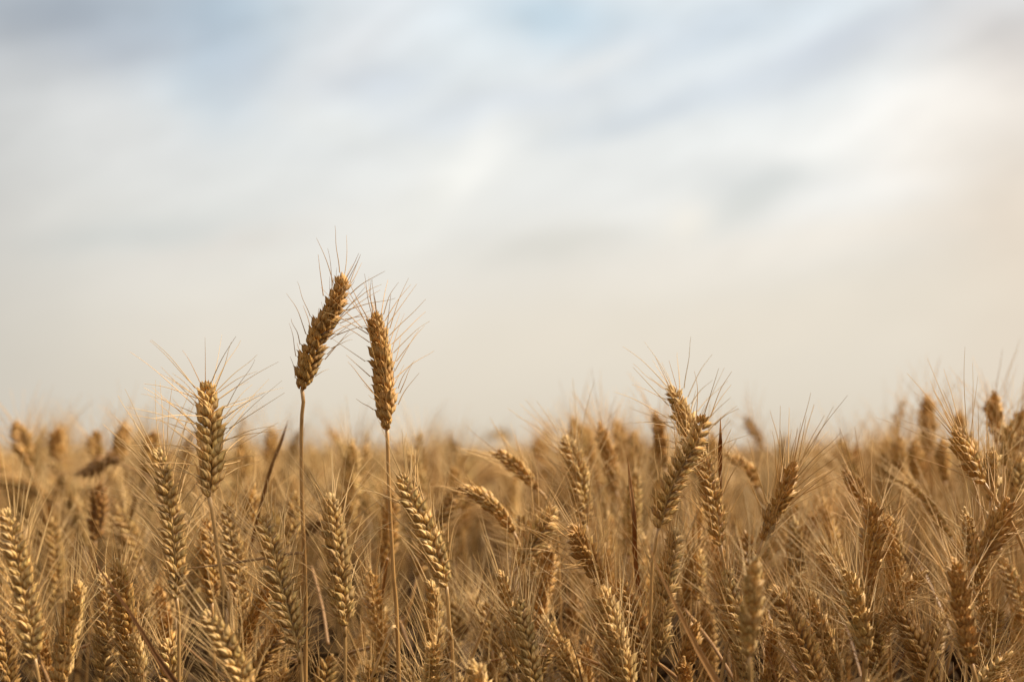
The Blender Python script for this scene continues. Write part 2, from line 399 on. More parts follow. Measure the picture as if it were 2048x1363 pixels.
# ------------------------------------------------------------------ objects
def tag(o, label=None, cat=None, group=None, kind=None):
    if label: o['label'] = label
    if cat: o['category'] = cat
    if group: o['group'] = group
    if kind: o['kind'] = kind
def empty(name, loc):
    o = bpy.data.objects.new(name, None); o.location = loc; o.empty_display_size = .02; C.objects.link(o); return o
def part(name, me, parent, M=None, color=(1, 1, 1, 1)):
    o = bpy.data.objects.new(name, me); C.objects.link(o); o.parent = parent; o.color = color
    if M is not None: o.matrix_basis = Matrix(M.tolist())
    return o
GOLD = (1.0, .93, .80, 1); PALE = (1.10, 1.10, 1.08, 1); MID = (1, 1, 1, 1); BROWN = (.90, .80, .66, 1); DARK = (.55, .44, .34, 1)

BLOCK = []   # ear centres in picture coordinates, kept clear when the crowd is sown
def hero(pts, d, label, roll=None, awn=.045, an=1.0, spread=1.0, tone=MID, stem=None, fat=1.0, fine=True, tipd=0.0, leaf=None, group=None, thick=1.0, seed=None, opn=None):
    if opn is None: opn = random.Random(int(pts[0][0]*7+pts[0][1])).choice((0, .1, .3, .6, .9))
    """pts: ear centreline tip -> base in photograph pixels; stem: further pixels below the base"""
    hr = random.Random(seed if seed is not None else int(pts[0][0]*31+pts[0][1]*7))
    n = len(pts)
    E = [at(x, y, d + tipd*(1-i/(n-1))) for i, (x, y) in enumerate(pts)][::-1]      # base first
    base = E[0]
    S = [at(x, y, d) for (x, y) in (stem or [])]
    if stem: last, prev = S[-1], (S[-2] if len(S) > 1 else base)
    else:
        # the stalk leaves the ear along its own direction, then bends towards the vertical
        dn = E[0]-E[1]; dn /= np.linalg.norm(dn)
        if dn[2] > -.3: dn = np.array([dn[0], dn[1], -.3]); dn /= np.linalg.norm(dn)
        q1 = base + dn*.05; dn2 = dn*.5+np.array([0, 0, -1])*.6; dn2 /= np.linalg.norm(dn2); q2 = q1+dn2*.10
        S = [q1, q2]; last, prev = q2, q1
    dr = last-prev; dr /= np.linalg.norm(dr)
    k = last[2]/max(.3, -dr[2])
    foot = last + dr*k*.55; foot[2] = 0
    foot[1] += hr.uniform(-.02, .03)
    midp = (last*.5+foot*.5) + dr*.03
    root = empty('wheat_stalk', (float(foot[0]), float(foot[1]), 0))
    tag(root, label, 'wheat', group or 'bearded wheat stalks standing in the field')
    off = np.array([foot[0], foot[1], 0.0])
    path = [foot-off, midp-off] + [p-off for p in S[::-1]] + [base-off]
    if collinear_len(base, S[0]) < .02: pass
    nodes = [.2, .42]
    mb, P = stem_buffer(path, .00110*thick, .0021*thick, 110, 10, nodes=nodes)
    tn = hr.uniform(.92, 1.06)
    part('stem', mb.mesh('stem', M_STEM), root, color=(tone[0]*tn*.5+.5, tone[1]*tn*.5+.48, tone[2]*tn*.5+.45, 1))
    roll = hr.uniform(0, math.pi) if roll is None else R(roll)
    El = [p-off for p in E]
    if fine:
        sp, aw, PP = ear_layout(El, roll, hr, len(SP_MESH), SP_DATA['hi'], awn_len=awn, awn_n=an, spread=spread, fat=fat, opn=opn)
        eb = MB(); tube(eb, PP[::4], .0011, 6)
        ear = part('ear', eb.mesh('ear', M_HUSK), root, color=tone)
        for var, M in sp:
            k = hr.uniform(.86, 1.1); part('spikelet', SP_MESH[var], ear, M, (tone[0]*k, tone[1]*k, tone[2]*k*hr.uniform(.93, 1.05), 1))
        for M, Lw in aw:
            k = hr.uniform(.65, 1.15); part('awn', AWN_MESH[hr.randrange(len(AWN_MESH))], ear, M @ scl(1, 1, Lw), (k*tone[0], k*tone[1], k*tone[2], 1))
    else:
        e, b = ear_mesh_data(El, roll, hr, 'md', awn_len=awn, awn_n=an, spread=spread, fat=fat, opn=opn)
        ear = part('ear', e.mesh('ear', M_HUSK), root, color=tone); part('beard', b.mesh('beard', M_AWN), ear, color=tone)
    if leaf:
        lp = [at(x, y, d+dd)-off for (x, y, dd) in leaf[0]]
        Pl, Ll = catmull(lp, 24); u = np.linspace(0, 1, 24); wd = leaf[1]*np.clip(np.minimum(1, (1-u)*4+.12), .1, 1)
        lb = MB(); ribbon(lb, Pl, wd, (0, 1, .3), .7, twist=leaf[2]); part('leaf', lb.mesh('leaf', leaf[3]), root)
    BLOCK.append((pts, d))
    return root
def collinear_len(a, b): return float(np.linalg.norm(a-b))

exec_heroes = True
# -- the sharp stalks, left to right -------------------------------------------------
hero([(692, 541), (668, 612), (636, 672), (617, 725), (604, 778)], .935, 'tall wheat stalk rising highest into the sky, its ear leaning right, left of the pair', roll=52, awn=.034, an=.85, spread=1.05, tone=(.86, .76, .60, 1), opn=.15,  # brown tone, partly darkened to paint in the backlight
     stem=[(607, 800), (603, 850), (604, 1000), (610, 1150), (611, 1363)], fat=1.06,
     leaf=([(610, 1104, 0), (590, 1103, -.004), (500, 1118, -.006), (375, 1136, -.008)], .0030, .4, M_LEAF), thick=1.1)
hero([(747, 613), (757, 670), (765, 740), (770, 800), (774, 858)], .935, 'tall straight wheat stalk standing against the sky, right of the leaning one', roll=58, awn=.040, an=1.0, spread=1.45, tone=(.92, .83, .70, 1), opn=.25,  # tone also carries some painted backlight darkening
     stem=[(775, 880), (779, 1000), (787, 1150), (798, 1363)], fat=1.08,
     leaf=([(791, 1249, 0), (783, 1252, -.003), (768, 1285, -.004), (733, 1375, -.004)], .0034, .5, M_STEM), thick=1.1)
hero([(412, 757), (418, 830), (420, 910), (418, 993)], .925, 'pale upright wheat stalk with wide spreading awns, tallest on the left', roll=24, awn=.055, an=1.2, spread=2.05, tone=(1.22, 1.22, 1.2, 1), opn=.15,
     stem=[(424, 1020), (437, 1110), (452, 1200), (470, 1300)], fat=1.22, thick=1.15)
hero([(313, 888), (330, 960), (345, 1060), (351, 1130), (353, 1195)], .94, 'wheat stalk with curved ear just left of the tallest left ear', roll=10, awn=.052, opn=.3, tone=MID, stem=[(356, 1230), (358, 1363)], spread=1.3)
hero([(6, 1006), (22, 1060), (38, 1130), (55, 1220), (70, 1316)], .86, 'large wheat ear cut by the left edge of the photo', roll=15, awn=.045, tone=PALE, spread=1.1)
hero([(163, 1150), (148, 1220), (133, 1290), (120, 1380)], .88, 'wheat ear in the lower left, left of the brown blade, tip at the blade top', roll=80, awn=.045, tone=PALE, fat=1.05)
hero([(206, 1135), (212, 1200), (210, 1280), (205, 1372)], .96, 'slim wheat ear behind the slanting brown blade in lower left', roll=30, awn=.045, tone=MID)
hero([(262, 1258), (272, 1310), (282, 1420)], .94, 'short wheat ear low beside the brown blade, lower left edge', roll=70, awn=.04, tone=MID)
hero([(330, 1268), (338, 1310), (346, 1420)], .95, 'wheat ear tip showing at the bottom edge left of the pale leaning ear', roll=20, awn=.035, tone=PALE)
hero([(400, 1213), (428, 1250), (456, 1295), (478, 1340), (500, 1420)], .84, 'pale wheat ear leaning left at the bottom edge, below the tall left ear', roll=12, awn=.04, tone=PALE, fat=1.0, an=.6)
hero([(409, 1026), (416, 1090), (422, 1150), (424, 1205)], 1.02, 'brownish wheat ear partly hidden behind the stem of the tall left ear', roll=40, awn=.045, tone=GOLD)
hero([(453, 995), (464, 1080), (478, 1160), (488, 1240)], 1.0, 'slender wheat ear just right of the tall left stem', roll=5, awn=.045, tone=MID, stem=[(490, 1262), (492, 1363)], fat=.88)
hero([(520, 1022), (543, 1090), (556, 1150), (578, 1230), (597, 1303)], .92, 'wheat ear slanting down right towards the highest stem, behind a dry straw', roll=18, awn=.045, tone=MID, stem=[(600, 1330), (606, 1400)])
hero([(658, 978), (666, 1050), (676, 1130), (690, 1250)], .93, 'upright wheat ear standing between the two tall stems', roll=38, awn=.05, opn=.1, tone=MID, stem=[(689, 1280), (691, 1370)], spread=1.3, fat=1.08)
hero([(797, 938), (824, 1005), (848, 1050), (872, 1110), (893, 1172)], .92, 'pale wheat ear curving left beside the right tall stem', roll=20, awn=.042, opn=0, tone=PALE, stem=[(897, 1215), (901, 1280), (908, 1370)], an=.75)
hero([(862, 1150), (866, 1230), (868, 1300), (865, 1400)], .96, 'wheat ear directly below the curved pale ear, reaching the bottom edge', roll=50, awn=.04, tone=MID, an=.5)
hero([(943, 1310), (953, 1345), (975, 1440)], .84, 'small pale ear tip at the bottom edge right of the centre left stems', roll=60, awn=.03, tone=PALE, an=.4)
hero([(909, 1186), (914, 1230), (913, 1290)], 1.08, 'short blurred ear behind the curved pale ear', roll=20, awn=.04, tone=MID, fine=False)
hero([(907, 975), (935, 978), (967, 996), (1000, 1024), (1026, 1062)], 1.03, 'drooping wheat ear bowed to the left near the middle, lower of the two', roll=85, awn=.03, tone=GOLD, an=.5, stem=[(1040, 1095), (1052, 1180), (1056, 1300)])
hero([(978, 903), (1005, 912), (1035, 935), (1072, 975)], 1.08, 'blurred drooping wheat ear bowed left near the middle, upper of the two', roll=85, awn=.04, tone=GOLD, stem=[(1095, 1000), (1112, 1060), (1120, 1200)], fine=False)
hero([(1127, 862), (1143, 905), (1158, 955), (1172, 1050)], 1.06, 'wheat ear rising above the crowd right of the drooping pair', roll=30, awn=.05, tone=MID, spread=1.3)
hero([(1117, 1005), (1090, 1045), (1060, 1092), (1038, 1130)], 1.0, 'pale wheat ear leaning to the right behind crossing awns at the centre', roll=15, awn=.045, tone=PALE, an=.7)
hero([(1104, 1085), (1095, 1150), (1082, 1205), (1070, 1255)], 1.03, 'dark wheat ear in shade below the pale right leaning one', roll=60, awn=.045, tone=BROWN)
hero([(1003, 1130), (1012, 1200), (1022, 1270), (1030, 1345)], .97, 'wheat ear right of the gap at bottom centre, leftmost of the cluster', roll=75, awn=.055, tone=MID, fat=.95)
hero([(1030, 1186), (1046, 1250), (1058, 1310), (1072, 1400)], .92, 'wheat ear at bottom centre overlapping the cluster ears to its left', roll=20, awn=.055, tone=MID)
hero([(972, 1196), (978, 1240), (984, 1300)], 1.02, 'faint ear behind long awns left of the bottom centre cluster', roll=20, awn=.045, tone=MID, fine=False)
hero([(1140, 1043), (1160, 1080), (1180, 1120), (1203, 1165)], .93, 'dark golden wheat ear leaning left just right of centre, with awns sweeping left', roll=62, awn=.062, an=1.3, opn=.8, tone=BROWN, tipd=-.02, spread=1.4, fat=1.1)
hero([(1198, 1165), (1216, 1220), (1236, 1290), (1262, 1400)], .90, 'large wheat ear at the bottom right of centre, below the dark leaning one', roll=48, awn=.055, an=1.2, opn=.7, tone=MID, fat=1.06)
hero([(1232, 1150), (1252, 1190), (1275, 1250), (1300, 1345)], .98, 'wheat ear slanting between the large ear and the upright one beside the thick straw', roll=10, awn=.045, tone=BROWN)
hero([(1355, 1046), (1340, 1120), (1326, 1210), (1313, 1325)], .96, 'long upright ear left of the thick slanting straw', roll=34, awn=.05, tone=MID, stem=[(1309, 1370)], fat=1.0)
hero([(1338, 762), (1356, 805), (1372, 850), (1388, 905)], .98, 'wheat ear highest on the right half, standing against the sky', roll=40, awn=.045, tone=MID, spread=1.7, an=1.1, opn=.5)
hero([(1408, 822), (1392, 880), (1362, 930), (1335, 990), (1318, 1055)], .93, 'curved golden ear crossing the highest right ear, leaning right', roll=5, awn=.035, tone=GOLD, an=.6, stem=[(1308, 1110), (1300, 1250)])
hero([(1402, 890), (1415, 950), (1430, 1020), (1441, 1090)], .96, 'slim golden ear left of the dark upright blade', roll=8, awn=.045, tone=GOLD, fat=.9)
hero([(1586, 912), (1577, 965), (1552, 1020), (1528, 1080)], .95, 'golden ear leaning right in the open right of the dark upright blade', roll=55, awn=.06, an=1.3, opn=.6, tone=(.86, .76, .6, 1), spread=1.3, fat=1.0)
hero([(1512, 1100), (1503, 1170), (1500, 1240), (1498, 1312)], .79, 'near blurred wheat ear close to the camera right of the thick straw', roll=66, awn=.045, tone=MID, stem=[(1500, 1360), (1503, 1420)], an=.6, spread=1.2)
hero([(1447, 1128), (1460, 1190), (1476, 1260), (1496, 1372)], .95, 'wheat ear just behind and left of the near blurred ear', roll=30, awn=.045, tone=MID)
hero([(1545, 1162), (1570, 1215), (1603, 1285), (1645, 1385)], .93, 'leaning wheat ear right of the near blurred ear, lower right', roll=20, awn=.05, tone=BROWN)
hero([(1612, 1172), (1632, 1225), (1655, 1285), (1690, 1385)], .97, 'wheat ear behind the leaning one, second right of the near blurred ear', roll=60, awn=.05, tone=MID)
hero([(1738, 987), (1742, 1050), (1742, 1110), (1738, 1170)], .95, 'dark wheat ear with an orange lit crown, right of the golden leaning ear', roll=80, awn=.062, an=1.3, opn=1, tone=BROWN, spread=1.6, fat=1.15)
hero([(1772, 1018), (1786, 1080), (1792, 1140), (1790, 1205)], 1.0, 'golden ear tucked behind the dark orange crowned ear', roll=30, awn=.045, tone=GOLD, stem=[(1778, 1250), (1782, 1363)])
hero([(1690, 1125), (1706, 1185), (1722, 1245), (1734, 1312)], .90, 'wheat ear below and left of the dark orange crowned one, on a visible stem', roll=76, awn=.058, an=1.25, opn=.9, tone=MID, stem=[(1732, 1345), (1734, 1400)], fat=1.12, spread=1.3)
hero([(1790, 1205), (1815, 1255), (1838, 1300), (1870, 1380)], .95, 'slanting ear at the bottom edge in the lower right crowd', roll=22, awn=.045, tone=BROWN)
hero([(1886, 1215), (1872, 1270), (1852, 1320), (1836, 1385)], .98, 'right leaning ear at the bottom edge touching the slanting ear', roll=10, awn=.045, tone=MID)
hero([(1908, 1104), (1916, 1170), (1924, 1240), (1944, 1326)], .87, 'broad near ear in the lower right corner region with long awns sweeping right', roll=72, awn=.068, an=1.3, opn=1, tone=BROWN, spread=1.6, fat=1.12)
hero([(2020, 987), (2002, 1035), (1978, 1080), (1952, 1130)], .93, 'thick ear leaning right near the right edge', roll=66, awn=.065, an=1.3, opn=1, tone=BROWN, fat=1.15, spread=1.5)
hero([(1908, 842), (1922, 880), (1944, 925), (1968, 965)], .95, 'ear leaning left at the right edge with one long dark awn', roll=24, awn=.055, tone=GOLD, spread=1.0)
hero([(1986, 887), (1984, 930), (1982, 1000)], 1.0, 'small upright ear between the right edge ears', roll=50, awn=.04, tone=MID)
hero([(1996, 1104), (2016, 1145), (2036, 1190), (2060, 1250)], 1.04, 'pale thin drooping ear at the right edge below the thick leaning ear', roll=5, awn=.03, tone=PALE, an=.4, fat=.8)
hero([(1631, 1076), (1652, 1105), (1680, 1150), (1700, 1190)], 1.02, 'wheat ear half hidden left of the dark orange crowned ear', roll=20, awn=.045, tone=MID)
hero([(1680, 936), (1697, 952), (1716, 982), (1736, 1020)], 1.05, 'short drooping dark ear above the orange crowned one', roll=85, awn=.035, tone=BROWN, an=.5)
hero([(1792, 958), (1818, 968), (1848, 995), (1880, 1040), (1900, 1075)], 1.12, 'pale bowed ear between the orange crowned ear and the right edge ears', roll=85, awn=.04, tone=PALE, fine=False, fat=.85)
hero([(1390, 1082), (1393, 1130), (1396, 1200)], 1.04, 'ear in the crowd above the near blurred ear, left side', roll=50, awn=.045, tone=MID, fine=False)
hero([(1392, 1232), (1380, 1290), (1358, 1350)], .98, 'dark ear leaning right crossed by the thick straw', roll=60, awn=.04, tone=BROWN, an=.6)
hero([(667, 1302), (652, 1340), (640, 1400)], 1.0, 'small ear tip at the bottom edge between the two tall stems', roll=20, awn=.04, tone=PALE, an=.7)
hero([(1270, 936), (1268, 1000), (1262, 1060), (1258, 1110)], 1.14, 'soft pale ear behind the dark blade right of the centre', roll=30, awn=.045, tone=MID, fine=False)
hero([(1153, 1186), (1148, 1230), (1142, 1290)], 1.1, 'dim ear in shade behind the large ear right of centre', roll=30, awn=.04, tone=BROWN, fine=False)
# -- softer stalks behind them --------------------------------------------------------
for a in [
    ([(103, 1034), (107, 1090), (112, 1150), (106, 1218)], 1.17, 'whitish blurred ear behind the left edge ear', 30, PALE, 1.0),
    ([(509, 966), (502, 1010), (494, 1065)], 1.10, 'blurred golden ear behind, above the ear slanting right', 50, GOLD, 1.0),
    ([(590, 981), (586, 1030), (578, 1090)], 1.12, 'blurred ear just left of the highest stem', 30, MID, 1.0),
    ([(706, 876), (702, 960), (699, 1054)], 1.24, 'blurred tall ear midway between the two tall stems, left of two', 60, MID, 1.1),
    ([(738, 885), (722, 925), (712, 985)], 1.36, 'blurred leaning ear touching the right tall stem, right of two', 20, GOLD, 1.0),
    ([(786, 972), (778, 1050), (770, 1135)], 1.16, 'dark blurred ear behind the right tall stem', 50, BROWN, 1.1),
    ([(1142, 829), (1155, 870), (1168, 915)], 1.38, 'blurred golden ear tip above the centre right crowd, left of three', 20, GOLD, 1.0),
    ([(1196, 842), (1210, 885), (1232, 980)], 1.2, 'dark blurred ear leaning left above the centre right crowd', 70, BROWN, 1.1),
    ([(1234, 836), (1240, 880), (1246, 930)], 1.5, 'very soft pale ear right of the dark blurred one', 20, GOLD, 1.0),
    ([(1311, 818), (1320, 870), (1330, 935)], 1.25, 'dark blurred ear just left of the highest right ear', 60, BROWN, 1.1),
    ([(33, 838), (44, 880), (60, 930)], 1.34, 'dark blurred ear against the sky, first from the left edge', 30, BROWN, 1.2),
    ([(116, 852), (113, 890), (118, 940)], 1.38, 'dark blurred ear against the sky, second from the left edge', 60, BROWN, 1.15),
    ([(192, 858), (190, 890), (196, 930)], 1.45, 'pale blurred ear against the sky, third from the left edge', 20, GOLD, 1.15),
    ([(252, 840), (244, 880), (228, 930)], 1.4, 'brown blurred ear leaning right against the sky, fourth from the left edge', 50, BROWN, 1.1),
    ([(150, 950), (190, 935), (222, 916), (236, 925)], 1.28, 'blurred ear bent over sideways under the leaning brown one', 40, DARK, 1.0),
    ([(308, 858), (302, 895), (296, 960)], 1.3, 'blurred brown ear behind the curved ear left of the tallest left ear', 40, BROWN, 1.1),
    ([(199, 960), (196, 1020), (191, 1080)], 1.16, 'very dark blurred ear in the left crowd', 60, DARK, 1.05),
    ([(232, 1010), (262, 1070), (280, 1130)], 1.2, 'pale blurred slanting ear right of the very dark one', 20, PALE, .95),
    ([(545, 850), (543, 880), (540, 930)], 1.6, 'very soft ear tip just left of the highest stem, above the crowd', 30, GOLD, 1.1),
    ([(480, 880), (484, 910), (490, 960)], 1.5, 'soft golden ear right of the tall pale left ear', 30, GOLD, 1.05),
    ([(820, 892), (830, 930), (845, 990)], 1.3, 'blurred ear right of the right tall stem above the pale curving ear', 30, MID, 1.0),
    ([(1075, 870), (1076, 895), (1078, 930)], 1.55, 'small soft brown ear tip right of the upper drooping ear', 30, BROWN, 1.0),
    ([(905, 930), (912, 970), (918, 1020)], 1.35, 'soft ear just above the lower drooping ear', 30, GOLD, 1.0),
    ([(1488, 830), (1505, 858), (1525, 890)], 1.5, 'soft brown ear leaning left against the sky between the two right groups', 10, BROWN, .85),
    ([(1445, 905), (1470, 918), (1500, 940), (1515, 975)], 1.2, 'blurred drooping ear right of the dark upright blade', 85, GOLD, .9),
    ([(1857, 787), (1855, 840), (1860, 904)], 1.35, 'soft brown ear against the sky, first of the right edge group', 40, BROWN, 1.2),
    ([(1922, 817), (1922, 850), (1926, 920)], 1.28, 'dark blurred ear behind the one with the long dark awn', 30, BROWN, 1.05),
    ([(1986, 780), (1990, 830), (1998, 885)], 1.17, 'brown ear with many awns against the sky near the right edge', 50, BROWN, 1.2),
    ([(2045, 812), (2042, 850), (2040, 900)], 1.2, 'ear cut by the right edge against the sky', 30, BROWN, 1.1),
    ([(1797, 867), (1799, 900), (1802, 960)], 1.32, 'soft pale ear left of the right edge group', 30, GOLD, 1.0),
    ([(1944, 862), (1940, 900), (1948, 950)], 1.12, 'golden soft ear packed between the long dark awn ear and the many awned brown ear', 30, GOLD, 1.05),
    ([(2022, 838), (2016, 880), (2010, 930)], 1.14, 'soft golden ear between the many awned brown ear and the right edge', 60, MID, 1.1),
    ([(2040, 905), (2032, 950), (2030, 1000)], 1.08, 'soft ear cut by the right edge, below the one against the sky', 20, MID, 1.05),
    ([(1888, 868), (1884, 905), (1890, 960)], 1.25, 'soft golden ear just right of the first brown skyline ear on the right', 50, GOLD, 1.05),
    ([(1835, 872), (1830, 905), (1834, 960)], 1.3, 'soft golden ear just left of the first brown skyline ear on the right', 30, GOLD, 1.05),
    ([(1765, 893), (1768, 925), (1764, 980)], 1.35, 'soft golden ear left of the pale one in the right skyline group', 10, GOLD, 1.0),
    ([(1168, 848), (1180, 885), (1186, 930)], 1.45, 'soft golden ear just right of the blurred golden tip above the centre right crowd', 50, GOLD, 1.0),
    ([(1272, 858), (1268, 895), (1272, 940)], 1.4, 'soft golden ear left of the dark blurred ear beside the highest right ear', 20, GOLD, 1.0),
    ([(1422, 862), (1424, 900), (1420, 950)], 1.35, 'soft golden ear behind the tip of the dark upright blade', 40, GOLD, 1.0),
    ([(1715, 885), (1710, 920), (1706, 960)], 1.4, 'soft dark ear above the short drooping one', 30, BROWN, .9),
]:
    hero(a[0], a[1], a[2], roll=a[3], awn=.05, tone=a[4], fine=False, spread=1.35, fat=a[5])

# ------------------------------------------------------------------ dead blades and loose straws
def blade(pts, width, mat, label, name='leaf_blade', cat='dry leaf', fold=.5, twist=.3, tint=None):
    P3 = [at(x, y, d) for x, y, d in pts]
    d = P3[-1]-P3[-2]; d /= np.linalg.norm(d)
    if d[2] < -.15 and pts[-1][1] > 1300:
        k = P3[-1][2]/-d[2]; P3 += [P3[-1]+d*min(k*.5, .25)]
        low = P3[-1].copy(); low[2] = 0.0; low[0] += d[0]*.2; P3.append(low)
    P, _ = catmull(P3, 60); u = np.linspace(0, 1, 60); s = np.minimum(1, .05+u*7)
    o0 = P3[-1].copy(); lb = MB(); ribbon(lb, P-o0, width*s, (.9, .35, .1), fold, .0003, twist=twist, tint=tint)
    o = bpy.data.objects.new(name, lb.mesh(name, mat)); o.location = o0.tolist(); C.objects.link(o); tag(o, label, cat, 'dead blades among the wheat')
    return o
blade([(166, 1088, .85), (215, 1160, .85), (270, 1240, .85), (312, 1310, .85), (350, 1366, .85)], .0046, M_LEAF_DK, 'brown blade slanting down right in the lower left corner', twist=.4, tint=(.62, .52, .46))
blade([(576, 840, 1.07), (560, 888, 1.07), (540, 940, 1.07), (516, 1030, 1.08), (498, 1110, 1.10)], .0025, M_LEAF_DK, 'dark blurred blade leaning left, between the pale left ear and the highest stem')
blade([(1255, 915, .95), (1260, 970, .95), (1268, 1040, .95), (1270, 1110, .98), (1280, 1200, 1.0), (1288, 1290, 1.03)], .0031, M_LEAF_DK, 'dark thin upright blade right of the centre', twist=.5, tint=(1.2, 1.1, 1))
blade([(1441, 834, .95), (1440, 880, .95), (1440, 915, .98), (1439, 990, 1.0), (1440, 1090, 1.02)], .0027, M_LEAF_DK, 'dark upright blade right of the highest right ear', twist=.5, tint=(1.2, 1.1, 1))
blade([(1292, 1077, .83), (1310, 1125, .83), (1345, 1200, .83), (1395, 1300, .83), (1432, 1366, .83)], .0056, M_STEM, 'thick pale straw slanting down right, right of centre', 'dry_straw', 'straw', fold=.8, tint=(1.0, .82, .66))
blade([(1130, 1255, .97), (1150, 1300, .97), (1160, 1345, .97), (1172, 1400, .97)], .0030, M_LEAF_DK, 'small dark curled blade at the bottom right of the centre cluster')
blade([(1522, 1270, .95), (1540, 1320, .95), (1560, 1380, .95)], .0040, M_LEAF_DK, 'dark blade at the bottom edge right of the near blurred ear', tint=(1.1, 1, .9))
blade([(1838, 1170, 1.0), (1800, 1090, 1.0), (1790, 1040, 1.0)][::-1], .0018, M_LEAF, 'thin brown stalk leaning right of the orange crowned ear', twist=.2)
blade([(1965, 1300, .97), (1990, 1330, .97), (2030, 1372, .97)], .0022, M_LEAF_DK, 'thin dark blade slanting down to the lower right corner')
def straws(pts, r, label, group='broken straws lying among the stems'):
    P3 = [at(x, y, d) for x, y, d in pts]; P, _ = catmull(P3, 24); o0 = P3[0].copy(); mb = MB()
    tube(mb, P-o0, r, 8); o = bpy.data.objects.new('dry_straw', mb.mesh('dry_straw', M_STEM)); o.location = o0.tolist(); C.objects.link(o)
    o.color = (.75, .66, .58, 1); tag(o, label, 'straw', 'thin broken straws low in the shade' if label.startswith('thin') else group)
straws([(1065, 1286, 1.02), (1130, 1302, 1.02), (1200, 1328, 1.0)], .0013, 'broken straw lying low across the bottom centre')
straws([(1260, 1295, 1.0), (1315, 1325, 1.0), (1372, 1368, .98)], .0013, 'broken straw slanting at the foot of the upright ear beside the thick straw')
straws([(505, 1300, 1.12), (560, 1310, 1.12), (600, 1322, 1.1)], .0010, 'short straw lying low between the left stems')

lr = random.Random(44)
for (x, y, a, l) in [(150, 1300, 20, 190), (430, 1330, -35, 170), (540, 1240, 70, 160), (700, 1320, 25, 150), (760, 1200, 80, 170), (840, 1310, -60, 160), (930, 1240, 65, 170), (1000, 1330, 12, 190), (1120, 1320, -30, 200), (1180, 1280, 75, 170),
                     (1290, 1250, 62, 190), (1420, 1290, -55, 180), (1560, 1260, -68, 190), (1600, 1340, 30, 200), (1700, 1290, -72, 200), (1790, 1330, 60, 190), (1860, 1180, -64, 200), (1930, 1330, 40, 180), (2000, 1290, -70, 190), (640, 1210, -78, 160), (320, 1200, 74, 170), (90, 1330, -70, 180)]:
    d0 = lr.uniform(1.0, 1.12); c_, s_ = math.cos(R(a)), math.sin(R(a)); k_ = lr.uniform(-14, 14)
    straws([(x-c_*l/2, y+s_*l/2, d0+.03), (x-s_*k_, y-c_*k_, d0), (x+c_*l/2, y-s_*l/2, d0-.03)], lr.uniform(.0008, .0014), 'thin broken straw in the shade between the stems low in the field')
# ------------------------------------------------------------------ prototypes for the crowd
def proto_paths(pr, kind):
    """stem and ear centrelines of a 0.80 m plant rooted at the origin"""
    a = pr.uniform(0, 2*math.pi); dx, dy = math.cos(a), math.sin(a)
    lean = {'up': pr.uniform(.00, .05), 'lean': pr.uniform(.06, .12), 'bow': .07}[kind]
    H = .72; s = []
    for t in (0, .3, .6, .85, 1.0):
        o = lean*t**2.2; s.append(np.array([dx*o, dy*o, H*t]))
    d = s[-1]-s[-2]; th = math.atan2(math.hypot(d[0], d[1]), d[2])
    Ln = pr.uniform(.075, .098); end = {'up': th+pr.uniform(.02, .25), 'lean': th+pr.uniform(.25, .7), 'bow': th+pr.uniform(1.2, 1.9)}[kind]
    e = [s[-1]]
    if kind == 'bow':
        p = s[-1]
        for q in range(4): th2 = th+(end-th)*.12*(q+1); p = p+np.array([dx*math.sin(th2), dy*math.sin(th2), math.cos(th2)])*.012; s.append(p)
        th = th2; e = [s[-1]]
    for q in range(6):
        th2 = th+(end-th)*(q+1)/6; e.append(e[-1]+np.array([dx*math.sin(th2), dy*math.sin(th2), math.cos(th2)])*Ln/6)
    return s, e, (dx, dy)
def leaf_into(mb, pr, s, mx=1):
    for _ in range(mx):
        h = pr.uniform(.30, .60); a = pr.uniform(0, 2*math.pi); d = np.array([math.cos(a), math.sin(a), 0])
        P, _ = catmull(s, 30); b = P[np.argmin(abs(P[:, 2]-h))]
        ln = pr.uniform(.10, .2); up = pr.uniform(.2, .9)
        pts = [b, b+d*ln*.2+np.array([0, 0, ln*.35*up]), b+d*ln*.55+np.array([0, 0, ln*.45*up-.02]), b+d*ln*.8+np.array([0, 0, ln*.1*up-.08])]
        Pl, _ = catmull(pts, 14); u = np.linspace(0, 1, 14)
        ribbon(mb, Pl, .0065*np.clip(np.minimum(.5+u*3, (1-u)*2.4), .03, 1), (-d[1], d[0], .1), .5, .0002, twist=pr.uniform(-2, 2), cols=3)
PROTO = []
pr = random.Random(21)
for kind in ['up']*8+['lean']*7+['bow']*5:
    s, e, dd = proto_paths(pr, kind)
    sm, _ = stem_buffer(s, .0011, .0021, 22, 6, nodes=(.2, .42))
    eb, bb = ear_mesh_data(e, pr.uniform(0, 3.14), pr, 'md', awn_len=.048, spread=1.3, fat=pr.uniform(.88, 1.1), opn=pr.choice((0, .3, .8, 1)))
    lf = MB(); leaf_into(lf, pr, s, 1)
    lo_e, lo_b = ear_mesh_data(e, pr.uniform(0, 3.14), pr, 'lo', awn_len=.048, spread=1.3, step=.0052, fat=1.12, awn_n=.8)
    lo = MB(); tube(lo, catmull(s, 7)[0], .0016, 3, cap=False)
    lol = MB(); leaf_into(lol, pr, s, 1)
    top = max(p[2] for p in e+s)
    PROTO.append(dict(kind=kind, top=top, stem=sm.mesh('stem', M_STEM), ear=eb.mesh('ear', M_HUSK), beard=bb.mesh('beard', M_AWN), leaf=lf.mesh('leaf', M_LEAF),
                      lo=[lo.data(), lo_e.data(), lo_b.data(), lol.data()]))

